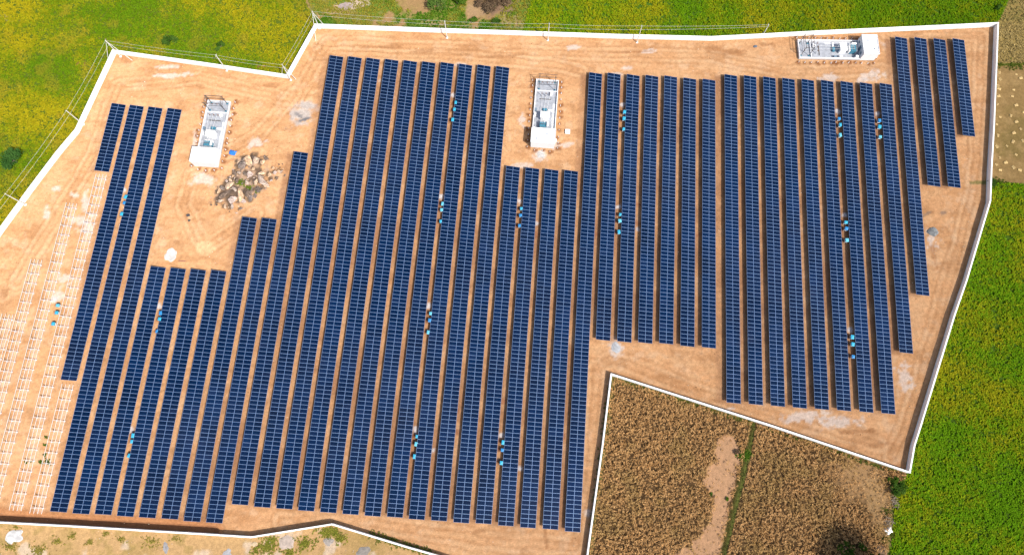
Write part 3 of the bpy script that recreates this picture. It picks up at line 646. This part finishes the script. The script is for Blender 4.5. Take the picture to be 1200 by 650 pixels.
heap(266, 648, 1.0, 1.0, .3, (.50, .50, .52), 'pale grey patch of rubble at the bottom edge left of the weeds', 'heap', 'rubble_heap', 14)
heap(1032, 645, 1.3, 1.5, .9, (.36, .24, .15), 'brown earth mound at the dry field corner, bottom edge', 'mound', 'mound', 15)
heap(425, 646, 1.8, 1.0, .3, (.36, .33, .30), 'grey stony patch at the bottom edge right of the weeds', 'heap', 'rubble_heap', 16)
st = MB().bar((-.9, 0, .05), (.9, -.05, .06), .09).build('stick', plain('red_paint', (.20, .05, .10), .6), None, (*G(213.5, 305.5), .02)); tag(st, 'thin dark red stick lying right of the cement sand heap', 'stick')
def sheet(name, px, py, sx, sy, h, mat, label, seed, cat='tarpaulin'):
    p = G(px, py); n = 14; u, v = np.meshgrid(np.linspace(-1, 1, n), np.linspace(-1, 1, n)); r = np.random.default_rng(seed)
    w = 0.8 + .35 * vn(u * 2 + seed, v * 2, 1.1, seed); x = u * sx * w; y = v * sy * (0.75 + .45 * vn(u * 2, v * 2 + seed, 1.2, seed + 2))
    z = h * (1 - np.maximum(np.abs(u), np.abs(v)) ** 2.2) * (.6 + .8 * vn(u * 3, v * 3, 1., seed)) + .04
    q = np.arange(n * n).reshape(n, n); Fq = np.stack([q[:-1, :-1], q[:-1, 1:], q[1:, 1:], q[1:, :-1]], -1).reshape(-1, 4)
    o = link(name, np_mesh(name, np.stack([x, y, z], -1).reshape(-1, 3), Fq, mat, None, False), None, (p[0], p[1], 0), random.uniform(-.4, .4)); tag(o, label, cat); return o
sheet('tarpaulin', 272.5, 179, 1.0, .75, .6, M['tarp'], 'crumpled blue tarpaulin on soil between left yard and rocks', 3)
sheet('tarpaulin', 1041, 621, .95, .8, .5, M['wall'], 'white sheet lying by the dry field corner at lower right', 5)
# white inspection chamber beside the middle yard
p = G(665, 155); root = empty('inspection_chamber', (p[0], p[1], 0), -ANG); tag(root, 'small square white inspection chamber right of the middle transformer yard', 'chamber')
MB().box(-.62, .62, -.62, .62, -.2, .45).build('chamber_body', M['render'], root); MB().box(-.68, .68, -.68, .68, .452, .54).build('lid', M['wall'], root)
# loose stones and clods lying about on the open earth
def loose_stones():
    lo, hi = np.array((-160., -40.)), np.array((130., 130.)); p = lo + rng.random((14000, 2)) * (hi - lo)
    p = p[inside(p[:, 0], p[:, 1], SITE) | inside(p[:, 0], p[:, 1], FIELDS['waste'])]
    p = p[fbm(p[:, 0], p[:, 1], 8, 61) > .47]; n = len(p); s = .05 + .16 * rng.random(n) ** 3
    T = np.array([(1, 0, -.3), (-.5, .87, -.3), (-.5, -.87, -.3), (.25, .15, .75)]); V = p[:, None, :].repeat(4, 1)
    a = rng.uniform(0, 6.28, n); c, si = np.cos(a)[:, None], np.sin(a)[:, None]
    x = T[None, :, 0] * c - T[None, :, 1] * si; y = T[None, :, 0] * si + T[None, :, 1] * c
    V = np.stack([p[:, :1] + x * s[:, None], p[:, 1:] + y * s[:, None] * .8, T[None, :, 2] * s[:, None] + .04], -1).reshape(-1, 3)
    o = (np.arange(n) * 4)[:, None]; Fq = np.concatenate([o + [0, 1, 3], o + [1, 2, 3], o + [2, 0, 3]], 1).reshape(-1, 3)
    col = mixc((.62, .50, .38), (.22, .12, .06), (rng.random(n) > .55).astype(float)) * rng.uniform(.7, 1.2, (n, 1))
    tag(link('loose_stones', np_mesh('loose_stones', V, Fq, M['stone'], np.repeat(col, 4, 0))), 'small stones and clods strewn over the bare earth', 'stones', kind='stuff')
def mixc(a, b, t): return np.asarray(a) * (1 - t[:, None]) + np.asarray(b) * t[:, None]
loose_stones()
# brushwood piles by the dry field corner
for px, py, lab, sd_ in ((1048, 588, 'loose pile of grey sticks below the bush at the wall corner', 1), (1041, 610, 'tangle of pale branches above the white sheet at lower right', 2)):
    r = random.Random(sd_); b = MB(); p = G(px, py)
    for k in range(38):
        a = r.uniform(0, 6.28); x, y = r.gauss(0, .4), r.gauss(0, .6); l = r.uniform(.35, .95); z = r.uniform(.05, .5)
        b.bar((x - math.cos(a) * l, y - math.sin(a) * l, z), (x + math.cos(a) * l, y + math.sin(a) * l, z + r.uniform(-.1, .25)), r.uniform(.04, .08))
    tag(b.build('brushwood_pile', M['wood'], None, (p[0], p[1], 0)), lab, 'brushwood')

# ------------------------------------------------------------------ vegetation
def leaves(P, size, nl, cols, up=0.6, width=0.28, spread=1.0, seed=0, droop=0.5):
    """bent leaf blades growing from each point P (n,3): returns vertices, triangles, colours"""
    r = np.random.default_rng(seed); n = len(P); m = n * nl
    base = np.repeat(P, nl, 0); sz = np.repeat(np.broadcast_to(size, (n,)), nl) * r.uniform(.7, 1.3, m)
    az = r.uniform(0, 2 * np.pi, m); el = np.clip(r.normal(up, .35, m), .05, 1.5)
    d = np.stack([np.cos(az) * np.cos(el) * spread, np.sin(az) * np.cos(el) * spread, np.sin(el)], -1)
    s = np.stack([-np.sin(az), np.cos(az), r.normal(0, .35, m)], -1) * (sz * width / 2)[:, None]
    midp = base + d * (sz * .55)[:, None]; tip = base + d * sz[:, None]; tip[:, 2] -= sz * droop * r.uniform(.3, 1, m)
    V = np.stack([base - s * .5, base + s * .5, midp + s, midp - s, tip], 1).reshape(-1, 3)
    o = (np.arange(m) * 5)[:, None]; Fq = np.concatenate([o + [0, 1, 2], o + [0, 2, 3], o + [3, 2, 4]], 1).reshape(-1, 3)
    c = np.repeat(cols, nl, 0) * r.uniform(.75, 1.25, (m, 1)); return V, Fq, np.repeat(c, 5, 0)
def scatter(poly, dens, box=None, test=None):
    lo, hi = poly.min(0), poly.max(0)
    if box: lo = np.maximum(lo, box[0]); hi = np.minimum(hi, box[1])
    n = int((hi - lo).prod() * dens); p = lo + rng.random((n, 2)) * (hi - lo)
    k = inside(p[:, 0], p[:, 1], poly); p = p[k]
    k = segdist(p[:, 0], p[:, 1], WALL) > 0.45; p = p[k]
    if test is not None: p = p[test(p[:, 0], p[:, 1])]
    return p
BOX = (np.array((-178., -44.)), np.array((178., 158.)))
def crop(name, key, dens, size, nl, colfn, label, seed, up=.6, width=.3, z=.0, test=None, droop=.5, box=BOX, cat='crop', mat='leaf', zr=.35):
    p = scatter(FIELDS[key], dens, box, test); x, y = p[:, 0], p[:, 1]
    cols = colfn(x, y); h = np.full(len(p), z) + rng.random(len(p)) ** 2 * zr
    sz = size * (0.7 + .6 * fbm(x, y, 3.0, seed))
    V, Fq, c = leaves(np.stack([x, y, h], -1), sz, nl, cols, up, width, 1, seed, droop)
    o = link(name, np_mesh(name, V, Fq, M[mat], c)); tag(o, label, cat, kind='stuff'); return o
def col_left(x, y):
    t = sstep(.30, .74, fbm(x, y, 14, 31, 5) * .78 + rng.random(len(x)) * .22); c = mixc((.105, .20, .006), (.345, .295, .010), t)
    t2 = sstep(.55, .75, fbm(x, y, 5, 33)); return c * (1 - .35 * t2[:, None]) + np.array((.36, .25, .03)) * .35 * t2[:, None]
def col_top(x, y):
    t = sstep(.34, .78, fbm(x, y, 11, 35, 5) * .78 + rng.random(len(x)) * .22); return mixc((.12, .25, .006), (.33, .31, .010), t)
def col_right(x, y):
    t = sstep(.34, .80, fbm(x, y, 9, 37, 5) * .75 + rng.random(len(x)) * .25); return mixc((.14, .295, .008), (.34, .325, .012), t)
def col_scrub(x, y):
    t = sstep(.40, .6, fbm(x, y, 7, 39)); return mixc((.07, .17, .010), (.26, .24, .03), t)
def col_maize(x, y):
    t = rng.random(len(x)); t2 = sstep(.5, .7, fbm(x, y, 7, 41)); c = mixc((.64, .40, .175), (.34, .18, .065), t); return c * (1 - .25 * t2[:, None]) + np.array((.21, .19, .05)) * .25 * t2[:, None]
def col_gold(x, y):
    t = rng.random(len(x)); t2 = sstep(.45, .65, fbm(x, y, 8, 43)); c = mixc((.48, .37, .15), (.30, .22, .08), t); return c * (1 - .4 * t2[:, None]) + np.array((.20, .20, .04)) * .4 * t2[:, None]
crop('green_crop', 'left', 6.0, .62, 4, col_left, 'yellowing green crop filling the field left of the site wall', 1, width=.42, up=.42)
crop('green_crop', 'top', 6.0, .62, 4, col_top, 'bright green crop in the field above the top wall', 2, width=.42, up=.42)
crop('green_crop', 'right', 6.0, .66, 4, col_right, 'lush green crop in the field right of the site wall', 3, width=.42, up=.42)
crop('scrub_weeds', 'scrub', 4.5, .6, 4, col_scrub, 'patchy green scrub on rough ground beyond the top wall', 4, width=.32, test=lambda x, y: fbm(x, y, 9, 4) + (rng.random(len(x)) - .5) * .12 < .60, cat='weeds')
crop('dry_golden_crop', 'golden', 4.5, .55, 5, col_gold, 'dry golden crop in the field at the upper right corner', 5, width=.25, mat='straw')
def not_bare(x, y):
    w = fbm(x, y, 6, 1) - .5; w2 = fbm(x, y, 1.6, 81) - .5; w3 = rng.normal(0, .55, (2, len(x))); bare = inside(x + w * 3 + w2 * 1.6 + w3[0], y + w * 2.5 - w2 * 1.6 + w3[1], BARE) & (rng.random(len(x)) > .03); thin = np.zeros(len(x))
    for px, py, rr in ((1005, 560, 8), (1025, 585, 6), (1012, 545, 5)):
        q = G(px, py); thin = np.maximum(thin, sstep(1.1, .4, np.hypot(x - q[0], y - q[1]) / rr + w))
    return ~bare & (segdist(x, y, DITCH) > .5) & (rng.random(len(x)) > thin * .72)
crop('dry_maize_crop', 'maize_a', 7.0, .42, 5, col_maize, 'dry brown crop field with a bare strip, left of the weedy ditch', 6, up=.55, width=.27, zr=1.1, z=.2, test=not_bare, droop=.7, mat='straw')
crop('dry_maize_crop', 'maize_b', 7.0, .42, 5, col_maize, 'dry brown crop field right of the weedy ditch, trampled at one corner', 7, up=.55, width=.27, zr=1.1, z=.2, test=not_bare, droop=.7, mat='straw')
def tufts_at(name, spots, label, seed, colr=((.06, .14, .012), (.17, .17, .03)), size=.5, nl=5):
    """weeds: (px, py, radius m, count)"""
    r = np.random.default_rng(seed); ps = []
    for px, py, rad, k in spots:
        q = G(px, py); a = r.uniform(0, 6.28, k); d = rad * np.abs(r.normal(0, .62, k)); ps.append(q + np.stack([np.cos(a) * d, np.sin(a) * d * .7], -1))
    p = np.concatenate(ps); V, Fq, c = leaves(np.c_[p, np.full(len(p), .02)], size, nl, mixc(colr[0], colr[1], r.random(len(p))), .7, .3, 1, seed)
    tag(link(name, np_mesh(name, V, Fq, M['leaf'], c)), label, 'weeds', kind='stuff')
dl = [(x, y, .3, 5) for t in np.linspace(0, 1, 40) for x, y in [(882 - 36 * t ** .9, 497 + 155 * t)]]
tufts_at('ditch_weeds', dl, 'green weeds lining the narrow ditch between the dry fields', 3, ((.07, .075, .015), (.20, .14, .05)), .34)
tufts_at('ditch_weeds', [(873, 533, 1.8, 90)], 'bright green clump of weeds at the bend of the ditch', 4, ((.05, .15, .012), (.10, .17, .02)), .7)
tufts_at('frame_weeds', [(55, 512, .5, 7), (54, 521, .6, 10), (53, 533, .7, 14), (48, 541, .6, 8), (56, 541, 1.2, 24), (32, 541, 1, 6)], 'green weeds sprouting among the bare mounting frames', 5, ((.05, .13, .015), (.10, .15, .02)), .45)
tufts_at('waste_weeds', [(12, 640, 2, 90), (45, 645, 2.2, 130), (68, 634, 1.4, 50), (105, 635, 1.2, 40), (85, 628, 1.2, 30), (142, 632, 1.2, 36), (178, 635, 2.2, 60), (125, 626, 1.5, 24), (20, 618, 1.5, 20), (205, 630, 1.5, 20)], 'dull green tufts on the sandy strip outside the bottom wall, lower left', 6, ((.20, .19, .03), (.38, .31, .08)), .42, 4)
tufts_at('waste_weeds', [(314, 640, 2.6, 200), (320, 632, 1.4, 80), (358, 636, 2.2, 140), (382, 624, 2.2, 150), (390, 622, 1.6, 80), (400, 630, 1.4, 80), (340, 648, 2, 80), (300, 646, 1.5, 40)], 'green weeds in the angle below the bottom wall peak', 7, ((.14, .19, .02), (.34, .30, .06)), .5)
tufts_at('waste_weeds', [(x, 626 + (x - 435) * .31, 1.2, 46) for x in range(438, 510, 8)], 'yellow green weeds along the bottom wall slanting off the picture', 8, ((.10, .15, .02), (.22, .21, .04)))
tufts_at('wall_weeds', [(x, 446 + (x - 730) * .335, .8, 16) for x in range(735, 1050, 7)], 'thin green weeds at the foot of the wall above the dry fields', 9, ((.08, .13, .02), (.22, .2, .05)), .45)
tufts_at('wall_weeds', [(713 - t * 20, 455 + t * 160, .5, 7) for t in np.linspace(0, 1, 28)], 'sparse weeds along the wall left of the dry field', 10, ((.10, .14, .02), (.22, .2, .05)), .45)
tufts_at('rock_weeds', [(281, 214, 1.2, 90), (292, 220, 1.0, 40), (301, 225, .8, 16)], 'green weeds growing from cracks of the rock outcrop', 11, ((.08, .16, .015), (.18, .20, .03)), .5)
tufts_at('corner_weeds', [(1045, 565, 1.8, 90), (1040, 600, 1.5, 50), (1046, 625, 1.5, 60), (1038, 632, 1.2, 40), (1164, 213, 1.5, 60), (1172, 214, 1.4, 50), (1185, 77, 2.2, 50), (1172, 76, 1.4, 40), (1195, 77, 2, 40)], 'weedy margins of the right-hand fields', 12, ((.06, .12, .015), (.18, .18, .03)), .5)
LEAFSEED = [20]
def bush(name, px, py, rad, h, cols, label, cat='bush', n=260, trunk=False, leaf=.42, bare=0.0):
    LEAFSEED[0] += 1; r = np.random.default_rng(LEAFSEED[0]); p = G(px, py); root = empty(name, (p[0], p[1], 0)); tag(root, label, cat)
    k = max(4, int(n / 40)); ca = r.uniform(0, 6.28, k); cr = rad * np.sqrt(r.random(k)) * .75
    cc = np.stack([np.cos(ca) * cr, np.sin(ca) * cr, h * (.45 + .4 * r.random(k)) * (1 - .35 * (cr / rad) ** 2)], -1); rs = rad * r.uniform(.28, .5, k)
    i = r.integers(0, k, n); v = r.normal(size=(n, 3)); v /= np.linalg.norm(v, axis=1)[:, None]
    P = cc[i] + v * (rs[i] * r.random(n) ** .4)[:, None] * np.array((1, 1, .75)); P[:, 2] = np.maximum(P[:, 2], .08)
    t = np.clip((i / k) * .8 + r.random(n) * .4, 0, 1)
    V, Fq, c = leaves(P, leaf, 3, mixc(cols[0], cols[1], t), .35, .5, 1, LEAFSEED[0], .3)
    link('crown', np_mesh('crown', V, Fq, M['leaf'], c), root)
    b = MB()
    if trunk: b.tube([(0, 0, -.2), (.05, .03, h * .3), (.0, .1, h * .6)], .14, 6, r1=.06)
    for j in range(k): b.tube([(0, 0, h * (.3 if trunk else 0)), tuple(cc[j] * np.array((.5, .5, .7))), tuple(cc[j])], .06, 5, r1=.02)
    b.build('trunk' if trunk else 'stems', M['wood'], root); return root
DG = ((.025, .065, .008), (.085, .165, .025)); MG = ((.04, .10, .010), (.10, .17, .02)); BR = ((.10, .065, .04), (.20, .14, .085))
bush('bush', 200, 48, 2.2, 1.8, DG, 'dark green bush in the yellowing field above the left wall', n=300)
bush('bush', 259, 56, 1.5, 1.5, DG, 'small dark bush beside the pole at the left top wall', n=160)
bush('shade_tree', 20, 190, 3.4, 3.6, ((.03, .09, .018), (.06, .14, .03)), 'rounded blue-green tree in the field near the left edge', 'tree', 620, True)
bush('shade_tree', 513, 8, 3.2, 4.0, ((.06, .13, .02), (.12, .19, .04)), 'pale green tree with white forked trunk beyond the top wall', 'tree', 320, True)
bush('bush', 536, 5, 2.6, 2.4, MG, 'green bush right of the pale tree beyond the top wall', n=300)
bush('dry_shrub', 577, 10, 3.0, 2.6, BR, 'large brown leafless shrub beyond the top wall', 'shrub', 420, leaf=.5)
bush('dry_shrub', 592, 4, 2.4, 2.2, BR, 'brown shrub at the top edge right of the largest brown one', 'shrub', 260, leaf=.5)
bush('dry_shrub', 560, 4, 1.6, 1.6, BR, 'smaller brown shrub left of the largest brown one', 'shrub', 160, leaf=.45)
bush('bush', 582, 27, 1.4, 1.4, DG, 'dark bush tight behind the top wall below the brown shrub', n=130)
bush('bush', 556, 26, 1.2, 1.1, MG, 'small bush behind the top wall left of the dark one', n=110)
bush('bush', 1046, 562, 1.5, 1.6, MG, 'green bush just outside the lower right wall corner', n=200)
bush('bush', 1050, 574, 2.0, 2.0, DG, 'dark bush below the green one at the lower right wall corner', n=260)
bush('bush', 1057, 568, 1.2, 1.0, MG, 'low bush right of the dark one at the wall corner', n=120)
bush('bush', 990, 642, 1.8, 1.2, MG, 'low green bush in the dry field at the bottom edge', n=200)
bush('bush', 1008, 640, 1.4, 1.0, MG, 'smaller low bush right of the one at the bottom edge', n=140)
bush('shade_tree', 1020, 681, 7.0, 16.5, DG, 'tall tree just below the picture casting shade on the dry field', 'tree', 4200, True, leaf=.6)
bush('bush', 1168, 10, 1.2, 1.2, DG, 'dark bush at the corner of the green and golden fields', n=110)
bush('bush', 1163, 214, 1.3, 1.2, DG, 'dark bush outside the right wall below the stubble field', n=130)
bush('bush', 864, 530, .8, .9, BR, 'dry bush on the bare strip beside the ditch', n=70, leaf=.35)
bush('bush', 832, 578, .6, .7, DG, 'tiny dark bush at the edge of the bare strip', n=50, leaf=.3)
bush('bush', 851, 584, .5, .5, MG, 'tiny green tuft in the bare strip near the ditch', n=36, leaf=.3)
# straw sheaves on the harvested field
def sheaf():
    b = MB(); r = random.Random(4)
    for k in range(22):
        a = r.uniform(-.35, .35); z = r.uniform(.05, .32); x = r.gauss(0, .16)
        b.bar((x * 1.7 - math.sin(a) * .2, -.62, z), (x + math.sin(a) * .5, .62, z * .9), .07, .05)
    return b.mesh('straw_sheaf', plain('straw_sheaf', (.60, .44, .20), .9, var=.2, nscale=4))
SHEAF = sheaf()
for px, py in ((1171, 86), (1172, 94), (1169, 101), (1172, 105), (1170, 113), (1186, 107), (1185, 114), (1170, 123), (1191, 124), (1197, 93), (1184, 134), (1172, 138), (1168, 146), (1190, 144), (1187, 157), (1170, 160), (1198, 166), (1187, 166),
               (1168, 172), (1189, 182), (1171, 184), (1167, 193), (1188, 197), (1196, 200), (1171, 200), (1199, 133), (1197, 152), (1190, 88), (1180, 172), (1178, 190), (1206, 110), (1210, 180)):
    p = G(px + random.gauss(0, .8), py + random.gauss(0, .8)); o = link('straw_sheaf', SHEAF, None, (p[0], p[1], .02), random.uniform(0, 3.14)); s = random.uniform(.5, .85); o.scale = (s, s, s)
    tag(o, 'small pale straw sheaf lying on the harvested field right of the wall', 'straw sheaf', 'straw sheaves on the harvested field')

# ------------------------------------------------------------------ electric poles and overhead wires
POLES = [(-75, 372, 8, ''), (30, 240, 8, 'concrete pole inside the left wall, lowest on the left'), (98, 146, 8, 'concrete pole inside the left wall beside the green field'), (141.5, 66.5, 8, 'concrete pole with white struts at the upper left wall corner'),
         (266, 83, 8, 'concrete pole at the top wall above the left transformer yard'), (341, 94, 8, 'concrete pole with struts at the inward wall corner'), (374.5, 33.5, 8, 'concrete pole with long struts at the top wall corner left of long rows'),
         (524, 44.5, 8, 'concrete pole at the top wall above the ten longest rows'), (642, 47.5, 8, 'concrete pole at the top wall above the middle transformer yard'), (746.5, 50, 8, 'concrete pole at the top wall above the six row block'), (895, 39.3, 4.2, 'short end pole behind the top wall near the right-hand yard')]
STRUTS = {3: [(155, 71), (126.5, 70)], 5: [(330, 89.5), (347, 93)], 6: [(370, 48), (381, 31)], 10: []}
TOPS = []
for i, (px, py, h, lab) in enumerate(POLES):
    p = G(px, py); TOPS.append((p, h))
    if not lab: continue
    nb = [G(POLES[j][0], POLES[j][1]) for j in (i - 1, i + 1) if 0 <= j < len(POLES)]
    d = nb[-1] - nb[0]; rz = math.atan2(d[1], d[0]) + math.pi / 2
    if len(nb) == 1: rz += 0
    root = empty('electric_pole', (p[0], p[1], 0)); tag(root, lab, 'pole', 'electric poles along the site wall')
    MB().tube([(0, 0, -.5), (0, 0, h)], .16, 8, r1=.09).build('shaft', M['pole'], root)
    c, s = math.cos(rz), math.sin(rz)
    arm = MB().bar((-.55 * c, -.55 * s, h - .25), (.55 * c, .55 * s, h - .25), .09).build('crossarm', M['steel'], root)
    for k in (-.5, .5): MB().tube([(k * c, k * s, h - .2), (k * c, k * s, h + .05)], .05, 6).build('insulator', M['porcelain'], arm)
    MB().tube([(.12, .12, h * .75), (.12, .12, h * .75 + .2)], .06, 6).build('insulator', M['porcelain'], root)
    MB().box(-.3, .3, -.3, .3, -.2, .12).build('pole_base', M['render'], root)
    for q in STRUTS.get(i, []):
        g = G(*q); MB().tube([(g[0] - p[0], g[1] - p[1], -.1), (0, 0, h * .96)], .10, 6, r1=.06).build('strut', M['pole'], root)
for i in range(len(POLES) - 1):
    (a, ha), (b, hb) = TOPS[i], TOPS[i + 1]
    names = [('upper', ha - .05, hb - .05), ('lower', ha * .78, hb * .78)]
    for nm, za, zb in names:
        pts = []
        for t in np.linspace(0, 1, 13):
            q = a * (1 - t) + b * t; pts.append((q[0], q[1], za * (1 - t) + zb * t - 4 * t * (1 - t) * .35))
        o = MB().tube(pts, .017, 5).build('overhead_wire', M['wire'])
        tag(o, f'{nm} overhead wire of the {ORD[i]} pole span, counted from the lower left along the wall', 'wire', 'overhead wires along the site wall')

finish_ground()
